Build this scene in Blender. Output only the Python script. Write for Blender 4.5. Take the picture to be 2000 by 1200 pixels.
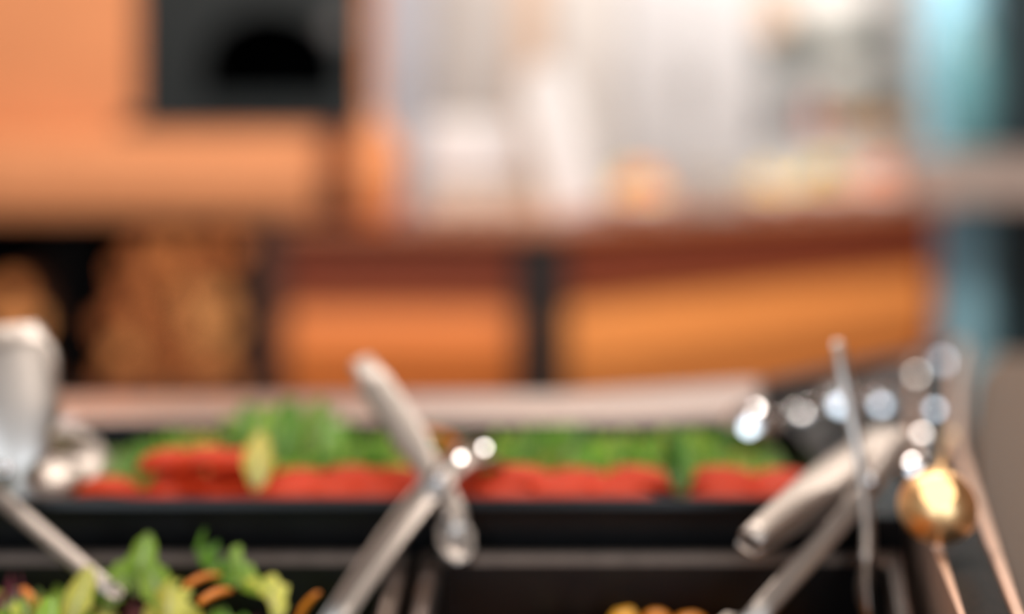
import bpy, bmesh, math, random
from mathutils import Vector, Matrix
random.seed(7)
scene = bpy.context.scene
for o in list(bpy.data.objects):
    bpy.data.objects.remove(o, do_unlink=True)
COL = scene.collection

# ------------------------------------------------------------------ camera
F = 50.0 / 36.0 * 2000.0          # focal length in pixels of the 2000x1200 frame
HZ = 220.0                        # horizon row
CAMZ = 1.30
cam_d = bpy.data.cameras.new('camera')
cam = bpy.data.objects.new('camera', cam_d); COL.objects.link(cam)
cam.location = (0, 0, CAMZ); cam.rotation_euler = (math.pi / 2, 0, 0)
cam_d.lens = 50; cam_d.sensor_width = 36; cam_d.sensor_fit = 'HORIZONTAL'
cam_d.shift_y = -(600 - HZ) / 2000.0
cam_d.clip_start = 0.02
cam_d.dof.use_dof = True
cam_d.dof.focus_distance = 0.80
cam_d.dof.aperture_fstop = 1.25
scene.camera = cam

# ------------------------------------------------------------------ world, lamps, exposure
W = bpy.data.worlds.new('world'); scene.world = W; W.use_nodes = True
W.node_tree.nodes['Background'].inputs[0].default_value = (0.80, 0.90, 1.0, 1)
W.node_tree.nodes['Background'].inputs[1].default_value = 0.9

def area(name, loc, aim, size, power, color, shape='DISK', size_y=None):
    d = bpy.data.lights.new(name, 'AREA'); d.shape = shape; d.size = size
    if size_y: d.size_y = size_y
    d.energy = power; d.color = color
    o = bpy.data.objects.new(name, d); COL.objects.link(o); o.location = loc
    o.rotation_euler = (Vector(aim) - Vector(loc)).to_track_quat('-Z', 'Y').to_euler()
    return o
WARM = (1.0, 0.89, 0.79); NEUT = (1.0, 0.97, 0.955)
area('unseen_kitchen_lamp', (0.6, 5.45, 2.9), (0.6, 6.3, 1.2), 0.9, 5, NEUT)
area('unseen_kitchen_lamp', (-0.1, 5.3, 2.9), (-0.1, 5.9, 1.0), 0.7, 9, NEUT)
area('unseen_kitchen_lamp', (1.0, 5.25, 2.3), (1.55, 6.9, 1.4), 0.5, 15, NEUT)  # low pendant out of view, added to brighten the glass shelves and fruit
area('unseen_aisle_lamp', (-1.2, 2.6, 2.95), (-1.1, 4.3, 0.9), 0.5, 36, WARM)
area('unseen_aisle_lamp', (0.3, 2.6, 2.95), (0.2, 4.5, 0.8), 0.5, 24, WARM)
area('unseen_aisle_lamp', (1.8, 3.2, 2.95), (0.9, 4.9, 0.7), 0.5, 60, WARM)  # extra unseen lamp, added to brighten the amber counter front
area('bar_lamp', (-0.35, 1.9, 2.7), (-0.2, 1.2, 1.0), 0.22, 11, WARM)
area('bar_lamp', (0.55, 1.9, 2.7), (0.3, 1.2, 1.0), 0.22, 11, WARM)
area('bar_lamp', (0.1, 0.2, 2.7), (0.1, 1.1, 1.0), 0.4, 6, WARM)
DAY = (0.78, 0.90, 1.0)
area('window_daylight', (-1.55, -2.55, 1.8), (-1.55, 5, 1.8), 1.6, 48, DAY, 'RECTANGLE', 1.7)
area('window_daylight', (1.15, -2.55, 1.8), (1.15, 5, 1.8), 1.6, 48, DAY, 'RECTANGLE', 1.7)
vs = scene.view_settings
vs.view_transform = 'Standard'; vs.look = 'None'; vs.gamma = 1; vs.use_curve_mapping = False
vs.exposure = 0.0
scene.cycles.sample_clamp_indirect = 6.0
scene.cycles.use_denoising = True
scene.cycles.max_bounces = 7
scene.cycles.caustics_reflective = False
scene.cycles.caustics_refractive = False

# ------------------------------------------------------------------ helpers
def at(px, py, Y):
    return Vector(((px - 1000) / F * Y, Y, CAMZ - (py - HZ) / F * Y))
def on(px, py, z):
    Y = (CAMZ - z) * F / (py - HZ)
    return Vector(((px - 1000) / F * Y, Y, z))

def lin(c):
    return tuple(((v / 255) / 12.92 if v <= 10 else ((v / 255 + 0.055) / 1.055) ** 2.4) for v in c)

MATS = {}
def mat(name, rgb, rough=0.5, metal=0.0, var=0.12, scale=12.0, bump=0.0, bscale=60.0, spec=None, trans=0.0, rgb2=None, coat=0.0, alpha=None, stretch=None):
    if name in MATS: return MATS[name]
    m = bpy.data.materials.new(name); m.use_nodes = True; nt = m.node_tree
    b = nt.nodes['Principled BSDF']
    c = lin(rgb)
    tc = nt.nodes.new('ShaderNodeTexCoord')
    mp = nt.nodes.new('ShaderNodeMapping'); nt.links.new(tc.outputs['Object'], mp.inputs['Vector'])
    if stretch: mp.inputs['Scale'].default_value = stretch
    n = nt.nodes.new('ShaderNodeTexNoise'); n.inputs['Scale'].default_value = scale; n.inputs['Detail'].default_value = 4
    nt.links.new(mp.outputs['Vector'], n.inputs['Vector'])
    r = nt.nodes.new('ShaderNodeValToRGB')
    r.color_ramp.elements[0].position = 0.3; r.color_ramp.elements[1].position = 0.7
    if rgb2:
        a, z = c, lin(rgb2)
    else:
        a = tuple(v * (1 - var) for v in c); z = tuple(min(1, v * (1 + var)) for v in c)
    r.color_ramp.elements[0].color = (*a, 1); r.color_ramp.elements[1].color = (*z, 1)
    nt.links.new(n.outputs['Fac'], r.inputs['Fac']); nt.links.new(r.outputs['Color'], b.inputs['Base Color'])
    b.inputs['Roughness'].default_value = rough; b.inputs['Metallic'].default_value = metal
    if spec is not None: b.inputs['Specular IOR Level'].default_value = spec
    b.inputs['Coat Weight'].default_value = coat
    if trans: b.inputs['Transmission Weight'].default_value = trans
    if alpha is not None: b.inputs['Alpha'].default_value = alpha
    if bump:
        n2 = nt.nodes.new('ShaderNodeTexNoise'); n2.inputs['Scale'].default_value = bscale
        nt.links.new(mp.outputs['Vector'], n2.inputs['Vector'])
        bp = nt.nodes.new('ShaderNodeBump'); bp.inputs['Strength'].default_value = bump; bp.inputs['Distance'].default_value = 0.004
        nt.links.new(n2.outputs['Fac'], bp.inputs['Height']); nt.links.new(bp.outputs['Normal'], b.inputs['Normal'])
    MATS[name] = m
    return m

def leaf_mat(name, rgb, rib, rough=0.45):
    """leaf blade with a paler midrib along its length, letting some light through"""
    m = bpy.data.materials.new(name); m.use_nodes = True; nt = m.node_tree
    b = nt.nodes['Principled BSDF']; out = nt.nodes['Material Output']
    tc = nt.nodes.new('ShaderNodeTexCoord'); sx = nt.nodes.new('ShaderNodeSeparateXYZ')
    nt.links.new(tc.outputs['Generated'], sx.inputs[0])
    ab = nt.nodes.new('ShaderNodeMath'); ab.operation = 'SUBTRACT'; ab.inputs[1].default_value = 0.5
    nt.links.new(sx.outputs['X'], ab.inputs[0])
    a2 = nt.nodes.new('ShaderNodeMath'); a2.operation = 'ABSOLUTE'; nt.links.new(ab.outputs[0], a2.inputs[0])
    ln = nt.nodes.new('ShaderNodeMath'); ln.operation = 'MULTIPLY_ADD'; ln.inputs[1].default_value = 0.10
    nt.links.new(sx.outputs['Y'], ln.inputs[0]); nt.links.new(a2.outputs[0], ln.inputs[2])
    r = nt.nodes.new('ShaderNodeValToRGB'); r.color_ramp.elements[0].position = 0.05; r.color_ramp.elements[1].position = 0.17
    r.color_ramp.elements[0].color = (*lin(rib), 1); r.color_ramp.elements[1].color = (1, 1, 1, 1)
    nt.links.new(ln.outputs[0], r.inputs['Fac'])
    n = nt.nodes.new('ShaderNodeTexNoise'); n.inputs['Scale'].default_value = 45
    nt.links.new(tc.outputs['Object'], n.inputs['Vector'])
    oi = nt.nodes.new('ShaderNodeObjectInfo')
    hs = nt.nodes.new('ShaderNodeHueSaturation'); hs.inputs['Color'].default_value = (*lin(rgb), 1)
    vr = nt.nodes.new('ShaderNodeMath'); vr.operation = 'MULTIPLY_ADD'; vr.inputs[1].default_value = 0.7; vr.inputs[2].default_value = 0.74
    nt.links.new(oi.outputs['Random'], vr.inputs[0]); nt.links.new(vr.outputs[0], hs.inputs['Value'])
    mx = nt.nodes.new('ShaderNodeMix'); mx.data_type = 'RGBA'; mx.blend_type = 'MIX'
    g = nt.nodes.new('ShaderNodeMath'); g.operation = 'GREATER_THAN'; g.inputs[1].default_value = 0.11
    mr = nt.nodes.new('ShaderNodeMapRange'); mr.inputs[1].default_value = 0.06; mr.inputs[2].default_value = 0.17
    nt.links.new(ln.outputs[0], mr.inputs[0])
    mx.inputs[6].default_value = (*lin(rib), 1)
    nt.links.new(mr.outputs[0], mx.inputs[0]); nt.links.new(hs.outputs[0], mx.inputs[7])
    nt.links.new(mx.outputs[2], b.inputs['Base Color'])
    b.inputs['Roughness'].default_value = rough
    bp = nt.nodes.new('ShaderNodeBump'); bp.inputs['Strength'].default_value = 0.4; bp.inputs['Distance'].default_value = 0.003
    nt.links.new(n.outputs['Fac'], bp.inputs['Height']); nt.links.new(bp.outputs['Normal'], b.inputs['Normal'])
    tr = nt.nodes.new('ShaderNodeBsdfTranslucent'); nt.links.new(mx.outputs[2], tr.inputs['Color'])
    ms = nt.nodes.new('ShaderNodeMixShader'); ms.inputs[0].default_value = 0.30
    nt.links.new(b.outputs[0], ms.inputs[1]); nt.links.new(tr.outputs[0], ms.inputs[2]); nt.links.new(ms.outputs[0], out.inputs['Surface'])
    return m

class MB:
    def __init__(s): s.v = []; s.f = []; s.mi = []
    def add(s, vs, fs, mi=0):
        o = len(s.v); s.v += [Vector(p) for p in vs]
        for f in fs: s.f.append([i + o for i in f]); s.mi.append(mi)
        return s
    def prism(s, poly, z0, z1, mi=0):
        n = len(poly)
        a = sum(poly[i][0] * poly[(i + 1) % n][1] - poly[(i + 1) % n][0] * poly[i][1] for i in range(n))
        if a < 0: poly = poly[::-1]
        vs = [(p[0], p[1], z0) for p in poly] + [(p[0], p[1], z1) for p in poly]
        fs = [list(range(n))[::-1], list(range(n, 2 * n))] + [[i, (i + 1) % n, n + (i + 1) % n, n + i] for i in range(n)]
        return s.add(vs, fs, mi)
    def box(s, x0, x1, y0, y1, z0, z1, mi=0):
        return s.prism([(x0, y0), (x1, y0), (x1, y1), (x0, y1)], z0, z1, mi)
    def prism_y(s, poly, y0, y1, mi=0):
        """poly in x,z extruded along y"""
        n = len(poly)
        vs = [(p[0], y0, p[1]) for p in poly] + [(p[0], y1, p[1]) for p in poly]
        fs = [list(range(n)), list(range(n, 2 * n))[::-1]] + [[i, n + i, n + (i + 1) % n, (i + 1) % n] for i in range(n)]
        return s.add(vs, fs, mi)
    def lathe(s, prof, c=(0, 0, 0), seg=24, mi=0):
        c = Vector(c); n = len(prof); vs = []; fs = []
        for r, z in prof:
            for k in range(seg):
                a = 2 * math.pi * k / seg
                vs.append(c + Vector((r * math.cos(a), r * math.sin(a), z)))
        for i in range(n - 1):
            for k in range(seg):
                k2 = (k + 1) % seg
                fs.append([i * seg + k, i * seg + k2, (i + 1) * seg + k2, (i + 1) * seg + k])
        if prof[0][0] > 1e-5: fs.append(list(range(seg))[::-1])
        if prof[-1][0] > 1e-5: fs.append([(n - 1) * seg + k for k in range(seg)])
        return s.add(vs, fs, mi)
    def tube(s, pts, rad, seg=8, mi=0, cap=True):
        pts = [Vector(p) for p in pts]; n = len(pts)
        rad = rad if isinstance(rad, (list, tuple)) else [rad] * n
        vs = []; fs = []; up = Vector((0, 0, 1))
        for i, p in enumerate(pts):
            t = (pts[min(i + 1, n - 1)] - pts[max(i - 1, 0)]).normalized()
            u = up if abs(t.dot(up)) < 0.95 else Vector((1, 0, 0))
            a = t.cross(u).normalized(); b = a.cross(t)
            for k in range(seg):
                g = 2 * math.pi * k / seg
                vs.append(p + (a * math.cos(g) + b * math.sin(g)) * rad[i])
        for i in range(n - 1):
            for k in range(seg):
                k2 = (k + 1) % seg
                fs.append([i * seg + k, i * seg + k2, (i + 1) * seg + k2, (i + 1) * seg + k])
        if cap: fs += [list(range(seg))[::-1], [(n - 1) * seg + k for k in range(seg)]]
        return s.add(vs, fs, mi)
    def strip(s, pts, widths, normal, depth, th=0.0012, mi=0):
        """steel channel: shallow U section (edges folded down by depth) swept along pts, broad face towards normal"""
        pts = [Vector(p) for p in pts]; n = len(pts); normal = Vector(normal).normalized()
        vs = []; fs = []
        prof = [(-1, -1), (-0.97, -0.2), (-0.8, 0.0), (-0.3, 0.12), (0.3, 0.12), (0.8, 0.0), (0.97, -0.2), (1, -1)]
        inner = [(0.9 * a, b) for a, b in prof][::-1]
        ring = len(prof) * 2
        for i, p in enumerate(pts):
            t = (pts[min(i + 1, n - 1)] - pts[max(i - 1, 0)]).normalized()
            a = t.cross(normal).normalized(); b = a.cross(t).normalized()
            if b.dot(normal) < 0: b = -b
            w = widths[i] / 2; d = depth * min(1, widths[i] / max(widths) * 1.2)
            for (q, h) in prof: vs.append(p + a * q * w + b * h * d)
            for (q, h) in inner: vs.append(p + a * q * w + b * (h * d - th))
        for i in range(n - 1):
            for k in range(ring):
                k2 = (k + 1) % ring
                fs.append([i * ring + k, i * ring + k2, (i + 1) * ring + k2, (i + 1) * ring + k])
        fs += [list(range(ring))[::-1], [(n - 1) * ring + k for k in range(ring)]]
        return s.add(vs, fs, mi)
    def ball(s, c, r, seg=16, rings=9, sq=(1, 1, 1), mi=0):
        c = Vector(c); vs = [c + Vector((0, 0, -r * sq[2]))]; fs = []
        for i in range(1, rings):
            ph = math.pi * i / rings - math.pi / 2
            for k in range(seg):
                a = 2 * math.pi * k / seg
                vs.append(c + Vector((r * math.cos(ph) * math.cos(a) * sq[0], r * math.cos(ph) * math.sin(a) * sq[1], r * math.sin(ph) * sq[2])))
        vs.append(c + Vector((0, 0, r * sq[2]))); top = len(vs) - 1
        for k in range(seg):
            k2 = (k + 1) % seg
            fs.append([0, 1 + k2, 1 + k]); fs.append([top, top - seg + k, top - seg + k2])
            for i in range(rings - 2):
                fs.append([1 + i * seg + k, 1 + i * seg + k2, 1 + (i + 1) * seg + k2, 1 + (i + 1) * seg + k])
        return s.add(vs, fs, mi)
    def mesh(s, name, mats, origin=(0, 0, 0), smooth=False, fix=True):
        o = Vector(origin); me = bpy.data.meshes.new(name)
        me.from_pydata([tuple(v - o) for v in s.v], [], s.f)
        mats = mats if isinstance(mats, (list, tuple)) else [mats]
        for m in mats: me.materials.append(m)
        for p, mi in zip(me.polygons, s.mi): p.material_index = mi; p.use_smooth = smooth
        me.validate()
        if fix:
            bm = bmesh.new(); bm.from_mesh(me); bmesh.ops.recalc_face_normals(bm, faces=bm.faces); bm.to_mesh(me); bm.free()
        return me
    def build(s, name, mats, parent=None, smooth=False, bevel=0.0, origin=None, seg=2):
        if parent is not None: org = Vector(parent['_org']) if '_org' in parent else Vector(parent.location)
        elif origin is not None: org = Vector(origin)
        else:
            xs = [v.x for v in s.v]; ys = [v.y for v in s.v]; zs = [v.z for v in s.v]
            org = Vector(((min(xs) + max(xs)) / 2, (min(ys) + max(ys)) / 2, min(zs)))
        o = bpy.data.objects.new(name, s.mesh(name, mats, org, smooth)); COL.objects.link(o)
        if parent is not None:
            o.parent = parent; ORG[o.name] = org
        else: o.location = org; ORG[o.name] = org
        if bevel:
            md = o.modifiers.new('bevel', 'BEVEL'); md.width = bevel; md.segments = seg; md.limit_method = 'ANGLE'; md.angle_limit = math.radians(40)
        return o
ORG = {}
def sub(mb, name, mats, parent, **k):
    """a part of a part: parents share the thing's origin"""
    o = bpy.data.objects.new(name, mb.mesh(name, mats, ORG[parent.name], k.get('smooth', False))); COL.objects.link(o)
    o.parent = parent
    if parent.parent is None: pass
    ORG[o.name] = ORG[parent.name]
    if k.get('bevel'):
        md = o.modifiers.new('bevel', 'BEVEL'); md.width = k['bevel']; md.segments = 2; md.limit_method = 'ANGLE'
    return o
def tag(o, label=None, cat=None, group=None, kind=None):
    if label: o['label'] = label
    if cat: o['category'] = cat
    if group: o['group'] = group
    if kind: o['kind'] = kind
    return o
def thing(name, loc, label, cat, group=None):
    o = bpy.data.objects.new(name, None); COL.objects.link(o); o.location = loc; o.empty_display_size = 0.05
    ORG[o.name] = Vector(loc)
    return tag(o, label, cat, group)

# ------------------------------------------------------------------ materials
ORANGE = mat('orange_plaster', (211, 139, 92), 0.75, var=0.06, scale=5, bump=0.15, bscale=30)
PANEL_L = mat('orange_panel', (230, 131, 62), 0.55, var=0.05, scale=4, stretch=(1, 1, 6))
PANEL_R = mat('amber_panel', (238, 152, 80), 0.55, var=0.05, scale=4, stretch=(1, 1, 6))
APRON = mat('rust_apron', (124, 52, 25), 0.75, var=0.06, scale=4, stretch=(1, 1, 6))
BLACKSTEEL = mat('black_steel', (20, 26, 27), 0.55, var=0.1, spec=0.3)
SOOT = mat('soot', (6, 6, 7), 0.95, spec=0.05)
DARKPOST = mat('dark_post', (13, 9, 7), 0.6)
BROWNPOST = mat('brown_post', (70, 38, 22), 0.6)
CTOP = mat('tan_worktop', (168, 98, 60), 0.35, var=0.08)
WHITE = mat('white_enamel', (224, 222, 222), 0.35, var=0.02)
WHITEB = mat('white_ceramic', (240, 235, 228), 0.25, var=0.02)
WALLW = mat('white_wall_paint', (222, 214, 206), 0.7, var=0.02, scale=3)
STEEL = mat('brushed_steel', (214, 208, 205), 0.30, 1.0, var=0.04, scale=40, stretch=(1, 30, 30))
RIMSTEEL = mat('satin_rim_steel', (222, 205, 198), 0.38, 1.0, var=0.03, scale=40, stretch=(30, 1, 1))
CHROME = mat('polished_steel', (226, 226, 228), 0.10, 1.0, var=0.02)
TONGS = mat('tong_steel', (188, 180, 174), 0.42, 1.0, var=0.03, scale=50)
BRASS = mat('polished_brass', (250, 206, 150), 0.36, 1.0, var=0.03)
PAN = mat('black_melamine', (9, 9, 11), 0.32, var=0.2, scale=60, spec=0.25)
GRANITE = mat('dark_speckled_granite', (14, 12, 11), 0.42, rgb2=(52, 42, 38), scale=260, spec=0.15)
BROWNTOP = mat('brown_stone_top', (82, 64, 51), 0.5, rgb2=(112, 90, 73), scale=120)
RAILST = mat('rail_steel', (232, 200, 182), 0.48, 1.0, var=0.05, scale=40)
RIMDARK = mat('dark_steel_rim', (122, 110, 104), 0.3, 1.0, var=0.15, scale=60)
FLOORM = mat('floor_stone', (110, 92, 78), 0.5, var=0.1)
PILLAR = mat('blue_grey_paint', (150, 205, 225), 0.5, var=0.04)
DTEAL = mat('dark_teal_paint', (16, 44, 52), 0.5, var=0.05)
TEALGL = mat('teal_glaze', (96, 150, 160), 0.25, var=0.05)

# ------------------------------------------------------------------ the room
def struct(name, mb, m, **k): return tag(mb.build(name, m, **k), kind='structure')
tag(struct('floor', MB().box(-3.2, 3.4, -2.6, 7.2, -0.05, 0), FLOORM), 'brown stone floor of the restaurant', 'floor')
tag(struct('wall_back', MB().box(-3.2, 3.4, 7.0, 7.2, 0, 3.1), WALLW), 'white painted kitchen back wall', 'wall')
tag(struct('wall_left', MB().box(-3.3, -3.2, -2.6, 7.2, 0, 3.1), WALLW), 'white painted side wall beside the oven', 'wall')
tag(struct('wall_right', MB().box(3.4, 3.5, -2.6, 7.2, 0, 3.1), mat('side_wall_beige', (176, 140, 116), 0.6, var=0.03)), 'beige painted side wall', 'wall')
tag(struct('ceiling', MB().box(-3.3, 3.5, -2.6, 7.2, 3.1, 3.2), mat('ceiling_white', (206, 198, 190), 0.8, var=0.02)), 'pale painted ceiling', 'ceiling')

tag(struct('wall_front', MB().box(-3.3, -2.4, -2.7, -2.6, 0, 3.1).box(-2.4, -0.7, -2.7, -2.6, 0, 0.9).box(-2.4, -0.7, -2.7, -2.6, 2.7, 3.1).box(-0.7, 0.3, -2.7, -2.6, 0, 3.1)
    .box(0.3, 2.0, -2.7, -2.6, 0, 0.9).box(0.3, 2.0, -2.7, -2.6, 2.7, 3.1).box(2.0, 3.5, -2.7, -2.6, 0, 3.1), WALLW), 'white wall with two window openings', 'wall')
# dark partition and blue-grey pillar at the right
tag(struct('wall_partition', MB().box(1.93, 2.9, 5.75, 5.95, 0, 3.1), DTEAL), 'dark teal partition wall behind the blue-grey pillar', 'wall')
tag(struct('trim_1', MB().prism([(1.70 + 0.02 * 0, 5.80), (1.72, 5.70), (1.78, 5.65), (1.86, 5.65), (1.92, 5.70), (1.94, 5.80), (1.94, 5.95), (1.70, 5.95)], 0, 3.1), PILLAR), 'blue-grey painted pillar', 'pillar')

# ------------------------------------------------------------------ pizza oven
ov = thing('pizza_oven', (-1.1, 4.6, 0), 'orange plastered wood-fired oven with black steel arched mouth above a log niche', 'oven')
fx0, fx1 = -2.5, -0.446
ox0, ox1, oz0, oz1 = -1.19, -0.464, 1.284, 1.97
MB().box(fx0, ox0, 4.5, 4.62, 0.99, 2.3).box(ox1, fx1, 4.5, 4.62, 0.99, 2.3).box(ox0, ox1, 4.5, 4.62, oz1, 2.3).box(ox0, ox1, 4.5, 4.62, 0.99, oz0).build('facade', ORANGE, ov)
MB().box(-2.5, -1.0, 4.62, 5.6, 0.99, 2.3).box(-1.0, -0.515, 4.62, 5.6, 1.64, 2.3).box(-1.0, -0.515, 4.62, 5.6, 0.99, 1.34).box(-0.540, -0.515, 4.62, 5.35, 1.34, 1.64).box(-1.0, -0.515, 5.35, 5.6, 1.34, 1.64).build('dome', ORANGE, ov)
# steel front plate with an arched mouth, set back in the opening
cx, hw, sill, spring = -0.769, 0.222, 1.345, 1.44
arch = [(cx + hw * math.cos(a), spring + 0.19 * math.sin(a)) for a in [math.pi * k / 16 for k in range(17)]]
m = MB()
y0, y1 = 4.515, 4.55
pl = [(ox0, oz0), (ox0, oz1)] + [(ox1, oz1), (ox1, oz0)]
hole = [(cx + hw, sill)] + arch + [(cx - hw, sill)]
# plate quads between the mouth outline and the border
def border(p):
    dx, dz = p[0] - cx, p[1] - 1.5
    t = min((ox1 - cx) / dx if dx > 1e-6 else ((ox0 - cx) / dx if dx < -1e-6 else 9e9), (oz1 - 1.5) / dz if dz > 1e-6 else ((oz0 - 1.5) / dz if dz < -1e-6 else 9e9))
    return (cx + dx * t, 1.5 + dz * t)
hp = hole; n = len(hp); outer = [border(p) for p in hp]
for i in range(n):
    j = (i + 1) % n
    extra = []
    a, b = outer[i], outer[j]
    poly = [hp[i], a]
    for c in [(ox0, oz0), (ox0, oz1), (ox1, oz1), (ox1, oz0)]:
        if (abs(a[0] - c[0]) < 1e-6 and abs(b[1] - c[1]) < 1e-6 and abs(a[1] - c[1]) > 1e-6) or (abs(a[1] - c[1]) < 1e-6 and abs(b[0] - c[0]) < 1e-6 and abs(a[0] - c[0]) > 1e-6):
            poly.append(c)
    poly += [b, hp[j]]
    m.prism_y(poly, y0, y1)
m.build('front_plate', BLACKSTEEL, ov)
m = MB()
for i in range(n):
    j = (i + 1) % n
    m.add([(hp[i][0], y1, hp[i][1]), (hp[j][0], y1, hp[j][1]), (hp[j][0], 5.3, hp[j][1]), (hp[i][0], 5.3, hp[i][1])], [[0, 1, 2, 3]])
m.add([(p[0], 5.3, p[1]) for p in hp], [list(range(n))])
m.build('oven_chamber', SOOT, ov)
MB().box(-1.215, -0.480, 4.40, 4.515, 1.245, 1.287).build('sill', BLACKSTEEL, ov, bevel=0.006)
d = MB().prism_y([(-0.548 + 0.047 * math.cos(a), 1.575 + 0.047 * math.sin(a)) for a in [2 * math.pi * k / 20 for k in range(20)]], 4.49, 4.515).build('temperature_dial', mat('dial_grey', (70, 66, 62), 0.5), ov, bevel=0.004)
sub(MB().prism_y([(-0.548 + 0.03 * math.cos(a), 1.575 + 0.03 * math.sin(a)) for a in [2 * math.pi * k / 20 for k in range(20)]], 4.485, 4.491), 'dial_face', mat('dial_glass', (84, 80, 76), 0.3), d)
# hearth ledge with rounded front
prof = [(4.50, 1.245), (4.30, 1.235), (4.24, 1.20), (4.22, 1.14), (4.22, 1.06), (4.235, 1.01), (4.27, 0.985), (4.50, 0.98)]
def spline(P, k=4):
    o = []
    for i in range(len(P) - 1):
        a, b, c, d = P[max(i - 1, 0)], P[i], P[i + 1], P[min(i + 2, len(P) - 1)]
        for j in range(k):
            t = j / k
            o.append(tuple(0.5 * (2 * b[q] + (c[q] - a[q]) * t + (2 * a[q] - 5 * b[q] + 4 * c[q] - d[q]) * t * t + (3 * b[q] - a[q] - 3 * c[q] + d[q]) * t ** 3) for q in (0, 1)))
    return o + [P[-1]]
prof = spline(prof)
m = MB(); hx0, hx1 = -2.4, -0.585; npf = len(prof)
m.add([(hx0, p[0], p[1]) for p in prof] + [(hx1, p[0], p[1]) for p in prof], [list(range(npf))[::-1], list(range(npf, 2 * npf))] + [[i, (i + 1) % npf, npf + (i + 1) % npf, npf + i] for i in range(npf)])
m.build('hearth_ledge', ORANGE, ov)
# log niche
MB().box(-2.4, -0.683, 4.95, 5.0, 0.45, 0.985).build('niche_back', SOOT, ov)
MB().box(-2.4, -0.683, 4.30, 5.0, 0.41, 0.45).build('niche_shelf', BLACKSTEEL, ov)
MB().box(-2.4, -0.683, 4.36, 5.0, 0.0, 0.41).build('plinth', ORANGE, ov)
MB().box(-1.385, -1.285, 4.28, 4.40, 0.45, 0.985).build('niche_post', SOOT, ov)
MB().box(-0.775, -0.685, 4.28, 4.95, 0.45, 0.985).build('niche_side', BROWNPOST, ov)

# firewood logs
BARK = mat('bark', (120, 70, 40), 0.9, var=0.3, scale=30, bump=0.6, bscale=60)
WOODS = [mat('cut_wood_%d' % i, c, 0.8, var=0.22, scale=25, bump=0.3) for i, c in enumerate([(222, 136, 72), (196, 112, 56), (236, 160, 94), (176, 98, 48)])]
def log(x, y, z, r, label, group, kind=None):
    k = random.choice([4, 5, 6, 9]) if kind is None else kind
    a0 = random.random() * 6.28
    ring = [(r * random.uniform(0.93, 1.0) * math.cos(a0 + 2 * math.pi * i / k), r * random.uniform(0.93, 1.0) * math.sin(a0 + 2 * math.pi * i / k)) for i in range(k)]
    L = random.uniform(0.40, 0.46); yo = y + random.uniform(-0.03, 0.03)
    lo = min(p[1] for p in ring)
    mb = MB(); nn = k
    vs = [(x + p[0], yo, z + p[1]) for p in ring] + [(x + p[0], yo + L, z + p[1]) for p in ring]
    mb.add(vs, [[i, nn + i, nn + (i + 1) % nn, (i + 1) % nn] for i in range(nn)], 0)
    mb.add(vs, [list(range(nn)), list(range(nn, 2 * nn))[::-1]], 1)
    o = mb.build('firewood_log', [BARK, random.choice(WOODS)], bevel=0.006)
    return tag(o, label, 'firewood', group)
z = 0.45 + 0.045; row = 0
while z < 0.93:
    xl = -1.27 + 0.05 + max(0, (row - 2)) * 0.022; xr = -0.785 - 0.045
    x = xl + (0.045 if row % 2 else 0)
    while x < xr + 0.001:
        log(x, 4.31, z, random.uniform(0.0430, 0.0452), 'split firewood log in the %s row of the stack under the oven' % ['lowest', 'second', 'third', 'fourth', 'fifth', 'topmost'][min(row, 5)], 'firewood stack beside the brown niche side')
        x += 0.090
    z += 0.080; row += 1
for (x, z) in [(-1.46, 0.50), (-1.56, 0.50), (-1.66, 0.50), (-1.51, 0.585), (-1.61, 0.585), (-1.46, 0.665), (-1.57, 0.67), (-1.517, 0.748)]:
    log(x, 4.31, z, 0.0485, 'pale split firewood log on the far side of the black niche post', 'firewood stack beyond the black niche post')

# ------------------------------------------------------------------ front counters
u = Vector((0.8175, 0.576, 0)); nrm = Vector((-0.576, 0.8175, 0)); C0 = Vector((0.14, 4.30, 0))
def run(t, d, z): return C0 + u * t + nrm * d + Vector((0, 0, z))
def bulged(p0, dirv, length, dn, z0, z1, bulge, mb):
    """panel whose face bows gently outwards between its bottom and top edge"""
    N = 22; fr = []; bk = []
    for i in range(N + 1):
        s = i / N; zz = z0 + (z1 - z0) * s
        off = -bulge * math.sin(math.pi * min(1, s * 1.0)) ** 0.8
        fr.append((off, zz))
    prof = fr + [(0.03, z1), (0.03, z0)]
    n = len(prof)
    a = [p0 + dn * p[0] + Vector((0, 0, p[1])) for p in prof]; b = [q + dirv * length for q in a]
    mb.add(a + b, [list(range(n)), list(range(n, 2 * n))[::-1]] + [[i, n + i, n + (i + 1) % n, (i + 1) % n] for i in range(n)])
    return mb
cu = thing('counter_unit', (-0.30, 4.65, 0), 'orange fronted counter unit with rust band standing next to the log niche', 'counter')
MB().box(-0.68, 0.04, 4.38, 4.98, 0.0, 0.935).build('body', DARKPOST, cu)
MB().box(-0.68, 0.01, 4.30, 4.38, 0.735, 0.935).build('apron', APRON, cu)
bulged(Vector((-0.68, 4.345, 0)), Vector((1, 0, 0)), 0.69, Vector((0, 1, 0)), 0.44, 0.735, 0.045, MB()).build('front_panel', PANEL_L, cu, smooth=False)
MB().box(-0.68, 0.01, 4.34, 4.38, 0.06, 0.44).build('lower_panel', PANEL_L, cu)
MB().prism([(0.012, 4.28), (0.160, 4.28), (0.166, 4.319), (0.120, 4.384), (0.120, 4.44), (0.042, 4.44), (0.042, 4.385), (0.012, 4.385)], 0.0, 0.935).build('corner_post', DARKPOST, cu)
cu2 = thing('counter_unit', tuple(run(0.9, 0.35, 0)), 'amber fronted counter unit with rust band running back to the blue-grey pillar', 'counter')
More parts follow.
